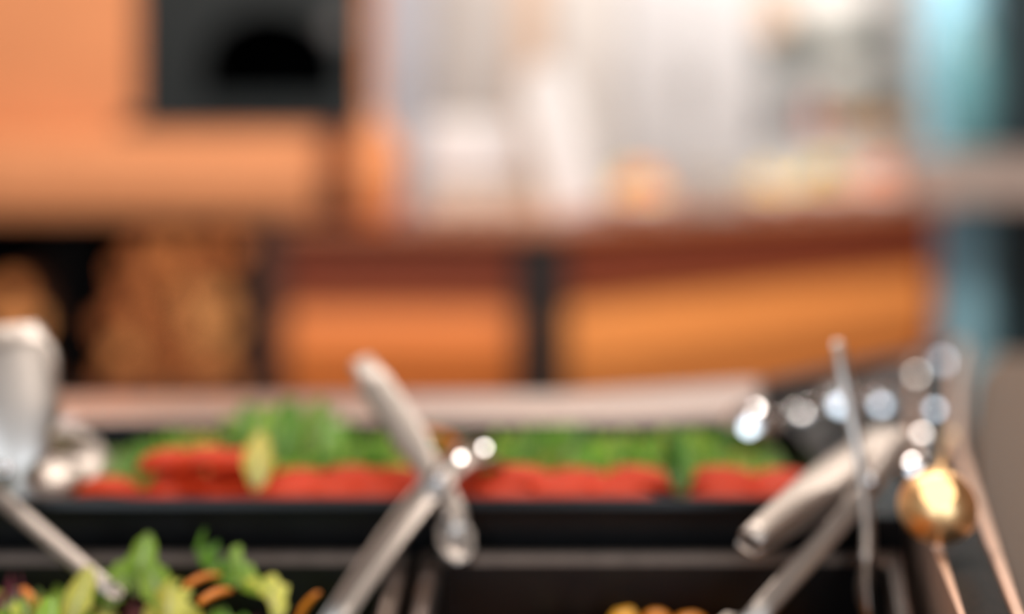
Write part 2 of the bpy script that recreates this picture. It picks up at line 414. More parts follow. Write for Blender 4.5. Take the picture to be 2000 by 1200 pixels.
def rprism(t0, t1, d0, d1, z0, z1):
    return MB().prism([tuple(run(t0, d0, 0))[:2], tuple(run(t1, d0, 0))[:2], tuple(run(t1, d1, 0))[:2], tuple(run(t0, d1, 0))[:2]], z0, z1)
MB().prism([tuple(run(0.06, 0.08, 0))[:2], tuple(run(1.74, 0.08, 0))[:2], tuple(run(1.74, 0.68, 0))[:2], tuple(run(0.5, 0.68, 0))[:2]], 0.0, 0.935).build('body', DARKPOST, cu2)
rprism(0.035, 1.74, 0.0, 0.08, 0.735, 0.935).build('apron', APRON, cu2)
bulged(run(0.035, 0.045, 0), u, 1.705, nrm, 0.40, 0.735, 0.045, MB()).build('front_panel', PANEL_R, cu2)
rprism(0.035, 1.74, 0.04, 0.08, 0.06, 0.40).build('lower_panel', PANEL_R, cu2)
rprism(1.74, 1.765, 0.0, 0.68, 0.0, 0.935).build('end_panel', mat('end_panel_rust', (140, 58, 28), 0.5), cu2)
e1, e2 = run(1.78, -0.055, 0), run(1.78, 0.72, 0)
wt = MB().prism([(-0.675, 4.24), (0.13, 4.24), (e1.x, e1.y), (e2.x, e2.y), (-0.09, 5.02), (-0.675, 5.02)], 0.935, 0.965).build('worktop', CTOP, bevel=0.004)
tag(wt, 'tan stone worktop bending along both orange counter units', 'worktop')

# things on the left run of the counter
def lathe_thing(name, prof, c, m, label, cat, group=None, seg=24):
    return tag(MB().lathe(prof, c, seg).build(name, m, smooth=True), label, cat, group)
TOPZ = 0.965
t = thing('terracotta_jar', (-0.4225, 4.40, TOPZ), 'terracotta jar with wide shoulder beside the oven', 'jar')
MB().lathe([(0.055, 0), (0.075, 0.06), (0.085, 0.15), (0.08, 0.22), (0.06, 0.265), (0.045, 0.28)], (-0.4225, 4.40, TOPZ)).build('body', mat('terracotta', (226, 146, 92), 0.5, var=0.06), t, smooth=True)
l = MB().lathe([(0.05, 0.28), (0.05, 0.295), (0.03, 0.31), (0.012, 0.315), (0.014, 0.335), (0.0, 0.34)], (-0.4225, 4.40, TOPZ)).build('lid', mat('terracotta_lid', (222, 158, 116), 0.5), t, smooth=True)
t = thing('brown_jug', (-0.537, 4.33, TOPZ), 'small dark brown jug standing at the end of the hearth', 'jug')
MB().lathe([(0.03, 0), (0.042, 0.03), (0.044, 0.07), (0.03, 0.11), (0.026, 0.135), (0.032, 0.15)], (-0.537, 4.33, TOPZ)).build('body', mat('dark_glaze', (84, 44, 26), 0.4), t, smooth=True)
MB().tube([(-0.537, 4.305, TOPZ + 0.125), (-0.537, 4.275, TOPZ + 0.115), (-0.537, 4.268, TOPZ + 0.08), (-0.537, 4.28, TOPZ + 0.05), (-0.537, 4.29, TOPZ + 0.045)], 0.006).build('handle', mat('dark_glaze', (0, 0, 0)), t, smooth=True)
t = thing('kitchen_appliance', (-0.12, 4.72, TOPZ), 'white box shaped kitchen appliance on a grey base', 'appliance')
MB().box(-0.285, 0.03, 4.62, 4.86, TOPZ + 0.125, TOPZ + 0.31).build('housing', WHITE, t, bevel=0.02, seg=3)
MB().box(-0.275, 0.02, 4.64, 4.84, TOPZ + 0.012, TOPZ + 0.125).build('base', mat('pale_grey_plastic', (200, 192, 182), 0.5), t, bevel=0.006)
for (x, y) in [(-0.25, 4.66), (-0.005, 4.66), (-0.25, 4.82), (-0.005, 4.82)]:
    MB().lathe([(0.012, 0), (0.012, 0.014)], (x, y, TOPZ), 12).build('foot', DARKPOST, t)
# leaning white board
tb = thing('serving_board', (0.19, 4.56, TOPZ), 'white serving board leaning sideways against the white appliance', 'board')
ax = Vector((-0.235, 0.0, 0.972)).normalized(); sd = Vector((0.972, 0, 0.235)).normalized()
base = Vector((0.205, 4.56, TOPZ + 0.020))
outl = [(-0.085, 0.0), (0.085, 0.0), (0.085, 0.40), (0.07, 0.45), (0.03, 0.48), (-0.03, 0.48), (-0.07, 0.45), (-0.085, 0.40)]
m = MB(); nn = len(outl)
pts = [base + sd * a + ax * b for a, b in outl]
m.add([p + Vector((0, -0.012, 0)) for p in pts] + [p + Vector((0, 0.012, 0)) for p in pts], [list(range(nn)), list(range(nn, 2 * nn))[::-1]] + [[i, nn + i, nn + (i + 1) % nn, (i + 1) % nn] for i in range(nn)])
m.build('panel', WHITE, tb, bevel=0.004)
MB().tube([base + ax * 0.44 + Vector((0, -0.0135, 0)) + sd * 0.02 * math.cos(a) + ax * 0.02 * math.sin(a) for a in [2 * math.pi * k / 16 for k in range(17)]], 0.003, 6).build('hanging_ring', STEEL, tb, smooth=True)
for i, px in enumerate([850, 905, 960, 1015, 1068]):
    p = at(px, 440, 4.36)
    tag(MB().lathe([(0.022, 0), (0.028, 0.03), (0.033, 0.062), (0.031, 0.062), (0.026, 0.03), (0.02, 0.004), (0, 0.004)], (p.x, 4.36, TOPZ), 18).build('small_cup', mat('cup_cream', (224, 200, 180), 0.35), smooth=True),
        'small cream cup in the row along the worktop edge before the white appliance', 'cup', 'cups along the worktop edge')

# fruit and bowls on the right run
def t_for(px, d):
    lo, hi = -0.2, 2.2
    for _ in range(40):
        mid = (lo + hi) / 2; p = run(mid, d, 0)
        if 1000 + p.x / p.y * F < px: lo = mid
        else: hi = mid
    return lo
FR = {'orange': ((252, 158, 80), 'orange'), 'lemon': ((252, 216, 112), 'lemon'), 'peach': ((246, 160, 118), 'peach'), 'lime': ((150, 160, 70), 'lime')}
FMESH = {}
for k, (c, nm) in FR.items():
    mb = MB(); mb.ball((0, 0, 0), 0.036, 16, 10, (1.0, 1.0, 0.94 if k != 'lemon' else 0.85))
    mb.lathe([(0.0045, 0.0325 if k != 'lemon' else 0.029), (0.003, 0.038), (0, 0.038)], (0, 0, 0), 8, 1)
    FMESH[k] = mb.mesh(nm, [mat(nm + '_skin', c, 0.4, var=0.08, bump=0.2, bscale=120), mat('fruit_stem', (96, 90, 40), 0.7)], smooth=True)
def fruit_bowl(px, d, r, kinds, label, fl, n2=(6, 3), h=0.07):
    tt = t_for(px, d); c = run(tt, d, TOPZ)
    b = lathe_thing('fruit_bowl', [(r * 0.5, 0), (r * 0.62, 0.008), (r * 0.88, h * 0.55), (r, h), (r - 0.006, h), (r * 0.84, h * 0.55), (r * 0.5, 0.012), (0, 0.012)], c, WHITEB, label, 'bowl', 'white bowls of fruit on the counter', 28)
    rf = 0.0355 if r > 0.11 else 0.0325
    inner = [(0, 0.012), (r * 0.5, 0.012), (r * 0.84, h * 0.55), (r - 0.006, h)]
    pos = [Vector((0.001, 0.002, 0.05))]
    for i in range(n2[0]): pos.append(Vector(((r - 0.045) * math.cos(6.283 * i / n2[0]), (r - 0.045) * math.sin(6.283 * i / n2[0]), h * 0.55 + 0.045)))
    for i in range(n2[1]): pos.append(Vector((0.03 * (n2[1] > 1) * math.cos(6.283 * i / n2[1] + .5), 0.03 * (n2[1] > 1) * math.sin(6.283 * i / n2[1] + .5), h * 0.55 + 0.12)))
    for step in range(900):
        if step < 840:
            for p in pos: p.z -= 0.0004
        for a in range(len(pos)):
            for b2 in range(a):
                dv = pos[a] - pos[b2]; L_ = max(dv.length, 1e-6); e_ = 2 * rf - L_
                if e_ > 0: pos[a] += dv / L_ * e_ * 0.5; pos[b2] -= dv / L_ * e_ * 0.5
            p = pos[a]; rr = max(math.hypot(p.x, p.y), 1e-6)
            for (r0, z0), (r1, z1) in zip(inner, inner[1:]):
                tt_ = max(0, min(1, ((rr - r0) * (r1 - r0) + (p.z - z0) * (z1 - z0)) / ((r1 - r0) ** 2 + (z1 - z0) ** 2)))
                qr, qz = r0 + (r1 - r0) * tt_, z0 + (z1 - z0) * tt_
                nr, nz = -(z1 - z0), (r1 - r0); nl = math.hypot(nr, nz); side = ((rr - qr) * nr + (p.z - qz) * nz) / nl
                dd_ = math.hypot(rr - qr, p.z - qz)
                if dd_ < rf:
                    k_ = rf - side if 0 < tt_ < 1 else rf - dd_
                    ur, uz = (nr / nl, nz / nl) if 0 < tt_ < 1 or dd_ < 1e-6 else ((rr - qr) / dd_, (p.z - qz) / dd_)
                    p.x += p.x / rr * ur * k_; p.y += p.y / rr * ur * k_; p.z += uz * k_
                    rr = max(math.hypot(p.x, p.y), 1e-6)
    for i, q in enumerate(pos):
        k = kinds[i % len(kinds)]
        o = bpy.data.objects.new(FR[k][1], FMESH[k]); COL.objects.link(o)
        o.location = c + Vector(q); o.rotation_euler = (random.random(), random.random(), random.random() * 6); o.scale = (rf / 0.036,) * 3
        tag(o, fl[k], 'fruit', 'fruit in the white bowls')
fruit_bowl(1248, 0.15, 0.12, ['lemon', 'orange', 'lemon', 'orange'], 'white bowl of oranges and lemons close to the leaning white board',
           {'orange': 'orange in the fruit bowl close to the leaning white board', 'lemon': 'lemon in the fruit bowl close to the leaning white board'})
fruit_bowl(1500, 0.16, 0.105, ['lemon', 'lemon', 'lemon'], 'white bowl of lemons only',
           {'lemon': 'lemon in the bowl that holds only lemons'}, (5, 1))
fruit_bowl(1605, 0.20, 0.115, ['lemon', 'lime', 'orange', 'lemon'], 'white bowl of lemons, limes and oranges',
           {'orange': 'orange in the bowl that also holds limes', 'lemon': 'lemon in the bowl that also holds limes', 'lime': 'green lime on the bowl of mixed citrus'})
fruit_bowl(1712, 0.16, 0.105, ['peach', 'orange', 'peach'], 'white bowl of peaches and oranges near the steel box shelf',
           {'orange': 'orange in the bowl of peaches', 'peach': 'pink-orange peach in the bowl near the steel box shelf'})
c = run(t_for(1385, 0.17), 0.17, TOPZ)
for i in range(9):
    lathe_thing('plate', [(0.05, 0), (0.075, 0.004), (0.118, 0.013), (0.118, 0.016), (0.07, 0.008), (0, 0.006)], c + Vector((0, 0, i * 0.0165)), WHITEB, 'white plate in the stack between the fruit bowls', 'plate', 'stack of white plates on the counter', 28)

# steel box shelf on the pillar, teal vase
sh = thing('box_shelf', (1.95, 5.45, 0.965), 'grey steel box shelf fixed to the blue-grey pillar', 'shelf')
GREYST = mat('grey_satin_metal', (176, 160, 152), 0.5, 0.3, var=0.05)
MB().box(1.50, 2.75, 5.27, 5.65, 0.965, 1.125).build('trough', GREYST, sh, bevel=0.006)
MB().box(1.49, 2.75, 5.255, 5.65, 1.125, 1.145).build('top_plate', GREYST, sh, bevel=0.003)
t = lathe_thing('vase', [(0.05, 0), (0.07, 0.02), (0.098, 0.12), (0.108, 0.24), (0.10, 0.36), (0.075, 0.46), (0.045, 0.52), (0.045, 0.55), (0.04, 0.55), (0.038, 0.51), (0.03, 0.4), (0, 0.38)], (1.735, 5.42, 1.145), TEALGL, 'tall teal glazed vase on the steel box shelf', 'vase', None, 32)

# ------------------------------------------------------------------ kitchen background
def cabinet(x0, x1, col, label, doors=1, yf=6.3):
    t = thing('tall_cabinet', ((x0 + x1) / 2, yf + 0.3, 0), label, 'cabinet', 'tall cabinets along the kitchen back wall')
    mm = mat('cabinet_%d_%d_%d' % col, col, 0.4, var=0.02)
    MB().box(x0, x1, yf + 0.02, 6.99, 0.0, 2.3).build('body', mm, t)
    w = (x1 - x0) / doors
    for i in range(doors):
        a, b = x0 + i * w + 0.004, x0 + (i + 1) * w - 0.004
        for (z0, z1) in ((0.1, 1.02), (1.03, 2.28)):
            dr = MB().box(a, b, yf, yf + 0.02, z0, z1).build('door', mm, t, bevel=0.003)
            hx = b - 0.03 if i % 2 == 0 else a + 0.03
            sub(MB().tube([(hx, yf - 0.003, z0 + 0.35), (hx, yf - 0.03, z0 + 0.35), (hx, yf - 0.03, z0 + 0.5), (hx, yf - 0.003, z0 + 0.5)], 0.006, 8), 'handle', STEEL, dr, smooth=True)
cabinet(-0.60, -0.36, (206, 210, 220), 'narrow pale blue-grey tall cabinet nearest the oven')
cabinet(-0.355, -0.005, (196, 190, 184), 'warm grey tall cabinet between the blue-grey and the tan one')
cabinet(0.0, 0.165, (204, 176, 152), 'narrow tan wooden tall cabinet')
cabinet(0.17, 0.475, (192, 186, 180), 'stone grey tall cabinet between the tan and the white one')
cabinet(0.48, 1.09, (180, 177, 176), 'wide off-white tall cabinet with two pairs of doors', 2)
tag(struct('wall_niche', MB().box(1.092, 2.2, 6.86, 7.0, 0, 3.1), mat('niche_wall_white', (238, 234, 230), 0.7, var=0.02)), 'white panelled wall behind the glass shelves', 'wall')
# low sideboard with crockery
sb = thing('sideboard', (1.5, 6.6, 0), 'pale sideboard against the kitchen back wall beneath the glass shelves', 'sideboard')
PALE = mat('sideboard_pale', (206, 202, 198), 0.4, var=0.02)
MB().box(1.095, 1.98, 6.42, 6.85, 0.0, 1.15).build('body', PALE, sb)
MB().box(1.093, 1.99, 6.39, 6.85, 1.15, 1.18).build('top', PALE, sb, bevel=0.003)
for i in range(2):
    a = 1.10 + i * 0.44
    dr = MB().box(a, a + 0.43, 6.40, 6.42, 0.1, 1.14).build('door', PALE, sb, bevel=0.003)
    sub(MB().tube([(a + 0.215, 6.397, 0.9), (a + 0.215, 6.375, 0.9), (a + 0.215, 6.375, 1.02), (a + 0.215, 6.397, 1.02)], 0.006), 'handle', STEEL, dr, smooth=True)
GLASS = mat('shelf_glass', (190, 208, 200), 0.1, alpha=0.45)
tag(MB().box(1.10, 1.74, 6.42, 6.86, 1.628, 1.645).build('glass_shelf', GLASS), 'green-grey glass shelf carrying the big white bowl', 'shelf')
tag(MB().box(1.39, 1.96, 6.50, 6.86, 1.385, 1.40).build('glass_shelf', GLASS), 'green-grey glass shelf above the bread loaves', 'shelf')
lathe_thing('mixing_bowl', [(0.09, 0), (0.15, 0.03), (0.2, 0.11), (0.215, 0.19), (0.208, 0.19), (0.19, 0.11), (0.14, 0.035), (0, 0.015)], (1.50, 6.63, 1.645), WHITEB, 'big white mixing bowl on the upper glass shelf', 'bowl', None, 32)
lathe_thing('canister', [(0.075, 0), (0.08, 0.01), (0.08, 0.2), (0.072, 0.21), (0.072, 0.225), (0.02, 0.235), (0.015, 0.25), (0, 0.252)], (1.19, 6.62, 1.645), mat('peach_ceramic', (236, 196, 166), 0.4), 'peach coloured canister on the upper glass shelf', 'canister')
for i in range(4):
    lathe_thing('bowl', [(0.06, 0), (0.075, 0.006), (0.125, 0.05), (0.13, 0.066), (0.125, 0.066), (0.115, 0.05), (0.065, 0.012), (0, 0.01)], (1.56, 6.66, 1.40 + i * 0.030), WHITEB, 'white bowl in the nested stack on the lower glass shelf', 'bowl', 'nested white bowls')
for (x, h, r) in [(1.16, 0.21, 0.045), (1.27, 0.17, 0.05)]:
    lathe_thing('steel_canister', [(r, 0), (r, h - 0.02), (r * 0.95, h), (r * 0.3, h + 0.01), (0, h + 0.012)], (x, 6.52, 1.18), mat('canister_steel', (170, 168, 170), 0.45, 0.6),
                'taller steel canister on the sideboard' if h > 0.2 else 'shorter steel canister on the sideboard', 'canister')
lathe_thing('red_jar', [(0.05, 0), (0.055, 0.02), (0.055, 0.13), (0.04, 0.15), (0.04, 0.175), (0.0, 0.18)], (1.39, 6.52, 1.18), mat('dusty_red_glass', (172, 112, 100), 0.35), 'dusty red jar on the sideboard beside the bread', 'jar')
CRUST = mat('bread_crust', (178, 132, 84), 0.75, rgb2=(206, 164, 118), scale=18, bump=0.5, bscale=40)
for i, (x, y, zz, l, lab) in enumerate([(1.56, 6.52, 1.18, 0.085, 'small round bread loaf next to the red jar'), (1.72, 6.53, 1.18, 0.075, 'brown bread loaf resting between the round loaf and the end loaf'), (1.88, 6.55, 1.18, 0.08, 'brown bread loaf closest to the blue-grey pillar')]):
    mb = MB(); mb.ball((x, y, zz + 0.062), 0.075, 18, 10, (l / 0.075, 1.2, 0.83))
    o = mb.build('bread_loaf', CRUST, smooth=True); tag(o, lab, 'bread', 'loaves on the sideboard')
    # score cuts are parts
    for k in (-1, 0, 1):
        MB().tube([(x + k * 0.03 - 0.02, y - 0.03, zz + 0.119), (x + k * 0.03, y, zz + 0.125), (x + k * 0.03 + 0.02, y + 0.03, zz + 0.119)], [0.002, 0.005, 0.002], 6).build('score_mark', mat('pale_crumb', (224, 190, 150), 0.8), o)
for o in [o for o in bpy.data.objects if o.name.startswith('score_mark')]:
    pass

# ------------------------------------------------------------------ salad bar
IN = [(0.185, 0.50), (0.266, 0.85), (0.312, 1.097), (0.385, 1.38), (0.485, 1.72)]
OUT = [(0.235, 0.50), (0.309, 0.859), (0.406, 1.282), (0.49, 1.56), (0.60, 1.88)]
bar = thing('salad_bar', (-0.25, 1.1, 0), 'salad bar with steel far rim and dark granite rail holding the black pans', 'salad bar')
FARIN = [(-1.1, 1.39), (0.12, 1.39), (0.25, 1.43)]
FAROUT = [(-1.1, 1.505), (0.05, 1.53), (0.28, 1.60)]
CORIN = [(0.25, 1.43), (0.27, 1.53), (0.485, 1.72)]
COROUT = [(0.28, 1.60), (0.60, 1.88)]
MB().prism([(-1.08, 0.52), (0.20, 0.52), (0.28, 0.86), (0.37, 1.28), (0.55, 1.80), (0.28, 1.58), (0.04, 1.49), (-1.08, 1.48)], 0.0, 0.80).build('body', mat('bar_dark_wood', (52, 36, 28), 0.5), bar)
MB().prism(FARIN[::1] + FAROUT[::-1], 0.955, 1.0).build('far_rim', RIMSTEEL, bar, bevel=0.008, seg=3)
MB().prism(FARIN[::1] + FAROUT[::-1], 0.80, 0.955).build('far_apron', BLACKSTEEL, bar)
MB().prism(CORIN + COROUT[::-1], 0.80, 0.998).build('corner_rim', GRANITE, bar, bevel=0.004)
def band(a, b, s0, s1):
    A = [Vector((p[0] + (q[0] - p[0]) * s0, p[1] + (q[1] - p[1]) * s0)) for p, q in zip(a, b)]
    B = [Vector((p[0] + (q[0] - p[0]) * s1, p[1] + (q[1] - p[1]) * s1)) for p, q in zip(a, b)]
    return [tuple(p) for p in A] + [tuple(p) for p in B[::-1]]
MB().prism(band(IN, OUT, 0.13, 0.80), 0.80, 0.997).build('granite_rail', GRANITE, bar)
MB().prism(band(IN, OUT, 0.0, 0.13), 0.80, 1.001).build('rail_edge', RAILST, bar, bevel=0.0015)
MB().prism(band(IN, OUT, 0.80, 1.0), 0.80, 1.001).build('rail_edge', RAILST, bar, bevel=0.002)
MB().prism([(-1.08, 0.54), (0.19, 0.54), (0.262, 0.85), (0.305, 1.097), (0.375, 1.38), (0.475, 1.70), (0.265, 1.52), (0.25, 1.42), (0.11, 1.385), (-1.08, 1.385)], 0.80, 0.82).build('well_floor', PAN, bar)
MB().box(-1.08, 0.285, 1.089, 1.099, 0.82, 0.94).build('divider', PAN, bar)
# corner deck behind the pan end
MB().prism([(0.275, 1.11), (0.308, 1.11), (0.38, 1.38), (0.478, 1.708), (0.273, 1.526), (0.255, 1.435), (0.275, 1.385)], 0.93, 0.985).build('corner_deck', PAN, bar)

def pan(name, x0, x1, y0, y1, zr, depth, rim, label, x1b=None, rimmat=None):
    rimmat = rimmat or PAN
    """rectangular food pan with rolled rim, tapering walls and bottom, open at the top"""
    x1b = x1 if x1b is None else x1b
    t = thing(name, ((x0 + x1) / 2, (y0 + y1) / 2, zr - depth), label, 'food pan', 'black pans in the salad bar')
    def ring(i, z): return [(x0 + i, y0 + i, z), (x1 - i, y0 + i, z), (x1b - i, y1 - i, z), (x0 + i, y1 - i, z)]
    rs = [ring(rim * 0.2, zr - 0.012), ring(0, zr - 0.006), ring(rim * 0.15, zr - 0.0008), ring(rim * 0.3, zr), ring(rim * 0.8, zr), ring(rim, zr - 0.006)]
    mb = MB(); vs = []; fs = []
    for r in rs: vs += r
    for i in range(len(rs) - 1):
        for k in range(4):
            k2 = (k + 1) % 4; fs.append([i * 4 + k, i * 4 + k2, (i + 1) * 4 + k2, (i + 1) * 4 + k])
    mb.add(vs, fs).build('rim', rimmat, t)
    mb = MB(); rs = [ring(rim, zr - 0.006), ring(rim + 0.006, zr - depth + 0.004), ring(rim + 0.001, zr - depth), ring(rim * 0.3, zr - 0.012)]; vs = []; fs = []
    for r in rs: vs += r
    for (i, j) in ((0, 1), (2, 3)):
        for k in range(4):
            k2 = (k + 1) % 4; fs.append([i * 4 + k, i * 4 + k2, j * 4 + k2, j * 4 + k])
    fs += [[4, 5, 6, 7], [8, 9, 10, 11]]
    mb.add(vs, fs).build('well', PAN, t)
    return t
pan('food_pan', -0.42, 0.272, 1.103, 1.383, 1.0, 0.12, 0.008, 'long black pan holding tomato wedges in front of lettuce')
pan('food_pan', -0.62, -0.075, 0.62, 1.088, 0.966, 0.12, 0.018, 'black pan holding mixed leaf salad', None, RIMDARK)
pan('food_pan', -0.07, 0.20, 0.62, 1.088, 0.966, 0.12, 0.018, 'black pan holding yellow pepper chunks', 0.298, RIMDARK)

# ------------------------------------------------------------------ food
def leaf_mesh(name, L, Wd, curl, ruff, seed, m):
    rnd = random.Random(seed); nx, ny = 6, 12; vs = []; fs = []
    ph = rnd.random() * 6
    for j in range(ny + 1):
        s = j / ny
        w = Wd * (math.sin(math.pi * min(1, s * 0.86 + 0.10)) ** 0.7) * (0.35 + 0.65 * min(1, s * 2.2))
        for i in range(nx + 1):
            q = i / nx * 2 - 1
            zz = curl * (s - 0.4) ** 2 * L * 3 + 0.35 * Wd * q * q + ruff * Wd * abs(q) ** 1.3 * math.sin(s * 22 + ph + q * 2.5) + 0.06 * Wd * math.sin(s * 31 + q * 7 + ph)
            vs.append((q * w / 2 * (1 + 0.08 * math.sin(s * 23 + ph)), (s - 0.5) * L, zz))
    for j in range(ny):
        for i in range(nx):
            a = j * (nx + 1) + i; fs.append([a, a + 1, a + nx + 2, a + nx + 1])
    return MB().add(vs, fs).mesh(name, m, smooth=True, fix=False)
G_DARK = leaf_mat('lettuce_green', (124, 174, 66), (170, 196, 140))
G_MID = leaf_mat('lettuce_mid', (172, 202, 88), (200, 214, 160))
G_PALE = leaf_mat('lettuce_pale', (228, 222, 116), (226, 226, 170))
G_DEEP = leaf_mat('lettuce_deep', (92, 150, 74), (120, 160, 100))
PURP = leaf_mat('radicchio_purple', (120, 60, 74), (226, 206, 200))
LM = {}
for nm, mm in (('dark', G_DARK), ('mid', G_MID), ('pale', G_PALE), ('deep', G_DEEP), ('purple', PURP)):
    LM[nm] = [leaf_mesh('leaf', random.uniform(0.045, 0.07), random.uniform(0.018, 0.034), random.uniform(-0.4, 0.35), random.uniform(0.14, 0.32), k * 7 + len(nm), mm) for k in range(4)]
def put(me, name, p, rot, label, cat, group, sc=1.0):
    o = bpy.data.objects.new(name, me); COL.objects.link(o)
    o.location = p; o.rotation_euler = rot; o.scale = (sc, sc, sc)
    return tag(o, label, cat, group)

def inside(me, rot, sc, p, x0, x1, y0, y1):
    from mathutils import Euler
    m3 = Euler(rot).to_matrix(); vs = [m3 @ (v.co * sc) for v in me.vertices]
    xs = [v.x for v in vs]; ys = [v.y for v in vs]
    return (min(max(p[0], x0 - min(xs)), x1 - max(xs)), min(max(p[1], y0 - min(ys)), y1 - max(ys)), p[2])
# beds of shredded leaf under the loose leaves
def bed(x0, x1, y0, y1, z0, ztop, nx, ny, m, name, label, x1b=None):
    rnd = random.Random(3); mb = MB(); vs = []; fs = []
    for j in range(ny + 1):
        for i in range(nx + 1):
            a, b = i / nx, j / ny; xx1 = x1 + ((x1b or x1) - x1) * b
            vs.append((x0 + (xx1 - x0) * a, y0 + (y1 - y0) * b, ztop(a, b) + rnd.uniform(-0.003, 0.003)))
    n0 = len(vs)
    for (a, b) in ((0, 0), (1, 0), (1, 1), (0, 1)):
        vs.append((x0 + (x1 - x0) * a, y0 + (y1 - y0) * b, z0))
    for j in range(ny):
        for i in range(nx):
            k = j * (nx + 1) + i; fs.append([k, k + 1, k + nx + 2, k + nx + 1])
    fs.append([i for i in range(nx + 1)][::-1] + [n0, n0 + 1])
    fs.append([ny * (nx + 1) + i for i in range(nx + 1)] + [n0 + 2, n0 + 3])
    fs.append([j * (nx + 1) for j in range(ny + 1)] + [n0 + 3, n0])
    fs.append([j * (nx + 1) + nx for j in range(ny + 1)][::-1] + [n0 + 1, n0 + 2])
    fs.append([n0, n0 + 3, n0 + 2, n0 + 1])
    return tag(mb.add(vs, fs).build(name, m), label, 'salad', kind='stuff')
SHRED = mat('shredded_lettuce', (58, 92, 40), 0.6, rgb2=(120, 150, 66), scale=70, bump=0.8, bscale=90)
SHRED2 = mat('shredded_salad', (110, 120, 50), 0.6, rgb2=(176, 176, 84), scale=70, bump=0.8, bscale=90)
bed(-0.40, 0.252, 1.123, 1.363, 0.885, lambda a, b: 0.976 + 0.010 * math.sin(math.pi * a) * b, 30, 12, SHRED, 'shredded_lettuce', 'shredded lettuce lying under the tomato wedges and leaves')
def saladz(a, b): return 0.89 + 0.05 * math.sin(math.pi * min(1, a * 1.0 + 0.1)) ** 0.7 * math.sin(math.pi * (0.1 + 0.8 * b)) ** 0.7
bed(-0.592, -0.103, 0.648, 1.06, 0.853, saladz, 30, 24, SHRED2, 'shredded_salad', 'shredded salad lying under the mixed leaves')

# loose lettuce leaves behind the tomatoes
LAB = {'dark': 'fresh green lettuce leaf behind the tomatoes', 'mid': 'light green lettuce leaf behind the tomatoes', 'deep': 'deep green lettuce leaf behind the tomatoes', 'pale': 'yellow-green lettuce leaf behind the tomatoes'}
rnd = random.Random(21)
for i in range(250):
    x = rnd.uniform(-0.335, 0.225); y = rnd.uniform(1.155, 1.31)
    px = 1000 + x / y * F
    nm = rnd.choice(['dark', 'dark', 'mid', 'mid', 'mid', 'deep', 'pale']) if px > 900 else rnd.choice(['dark', 'mid', 'mid', 'pale', 'deep', 'dark'])
    zz = 0.986 + 0.008 * rnd.random() + 0.004 * (x > 0)
    me = rnd.choice(LM[nm]); rot = (rnd.uniform(-0.5, 0.5), rnd.uniform(-0.5, 0.5), rnd.uniform(0, 6.28)); sz = rnd.uniform(0.55, 0.8)
    put(me, 'lettuce_leaf', inside(me, rot, sz, (x, y, zz), -0.405, 0.257, 1.172, 1.366), rot, LAB[nm] + (', on the tuft side of the raised tongs' if px < 850 else ', on the ladle side of the raised tongs'), 'lettuce', 'lettuce leaves behind the tomatoes', sz)
# upright sprig in the middle-left of the pan
for k, (dx, tilt, nm, s) in enumerate([(0, 1.35, 'mid', 1.0), (0.014, 1.15, 'dark', 0.9), (-0.016, 1.2, 'dark', 0.85), (0.03, 0.9, 'mid', 0.9), (-0.035, 0.9, 'mid', 0.8), (0.045, 0.8, 'dark', 0.9)]):
    p = on(505, 820, 1.04); put(LM[nm][k % 4], 'lettuce_leaf', (p.x + dx, 1.25 + 0.006 * k, 1.020 - abs(dx) * 0.2), (tilt, dx * 14, 0.1 * k), 'green lettuce leaf standing up in the tall tuft of the tomato pan', 'lettuce', 'upright lettuce tuft', s)
# leaf hanging over the front between the tomato groups
for k, (px, py, yy, nm) in enumerate([(1318, 938, 1.128, 'deep'), (1330, 915, 1.132, 'dark'), (1305, 905, 1.138, 'mid')]):
    p = at(px, py, yy); put(LM[nm][k], 'lettuce_leaf', p + Vector((0, 0.004, 0.006)), (0.9, 0.2 * k, 0.3 * k), 'lettuce leaf poking out between the tomato wedges over the pan edge', 'lettuce', 'lettuce between the tomatoes', 0.75)
p = at(505, 905, 1.135); put(LM['pale'][1], 'lettuce_leaf', p, (1.25, 0, 0.1), 'pale lettuce heart leaf leaning on the tomato wedges', 'lettuce', None, 0.8)

# tomato wedges
def wedge_mesh(L, r, ang, mats):
    mb = MB(); N = 10; K = 6; vs = []; fs = []; mi = []
    for i in range(N + 1):
        th = math.pi * i / N; rr = r * max(0, math.sin(th)) ** 0.7; x = -L / 2 * math.cos(th)
        for k in range(K + 1):
            a = math.pi / 2 - ang / 2 + ang * k / K
            vs.append((x, rr * math.cos(a), rr * math.sin(a) - r * 0.45))
        vs.append((x * 0.8, 0, -r * 0.45 + rr * 0.05))
    S = K + 2
    for i in range(N):
        for k in range(K): fs.append(([i * S + k, i * S + k + 1, (i + 1) * S + k + 1, (i + 1) * S + k], 0))
        fs.append(([i * S + K, i * S + K + 1, (i + 1) * S + K + 1, (i + 1) * S + K], 1))
        fs.append(([i * S + K + 1, i * S, (i + 1) * S, (i + 1) * S + K + 1], 1))
    mb.add(vs, [f for f, q in fs if q == 0], 0)
    o = len(mb.v); mb.add(vs, [f for f, q in fs if q == 1], 1)
    return mb.mesh('tomato_wedge', mats, smooth=True)
TS = mat('tomato_skin', (212, 62, 28), 0.5, var=0.15, scale=20, spec=0.2)
TF = mat('tomato_flesh', (212, 76, 42), 0.45, rgb2=(200, 56, 32), scale=60, spec=0.2, bump=0.4, bscale=90)
WM = [wedge_mesh(l, r, a, [TS, TF]) for l, r, a in ((0.068, 0.024, 1.9), (0.072, 0.023, 1.8), (0.066, 0.025, 1.9))]
rnd = random.Random(5)
groups = [(285, 505), (520, 810), (830, 1275), (1375, 1600)]
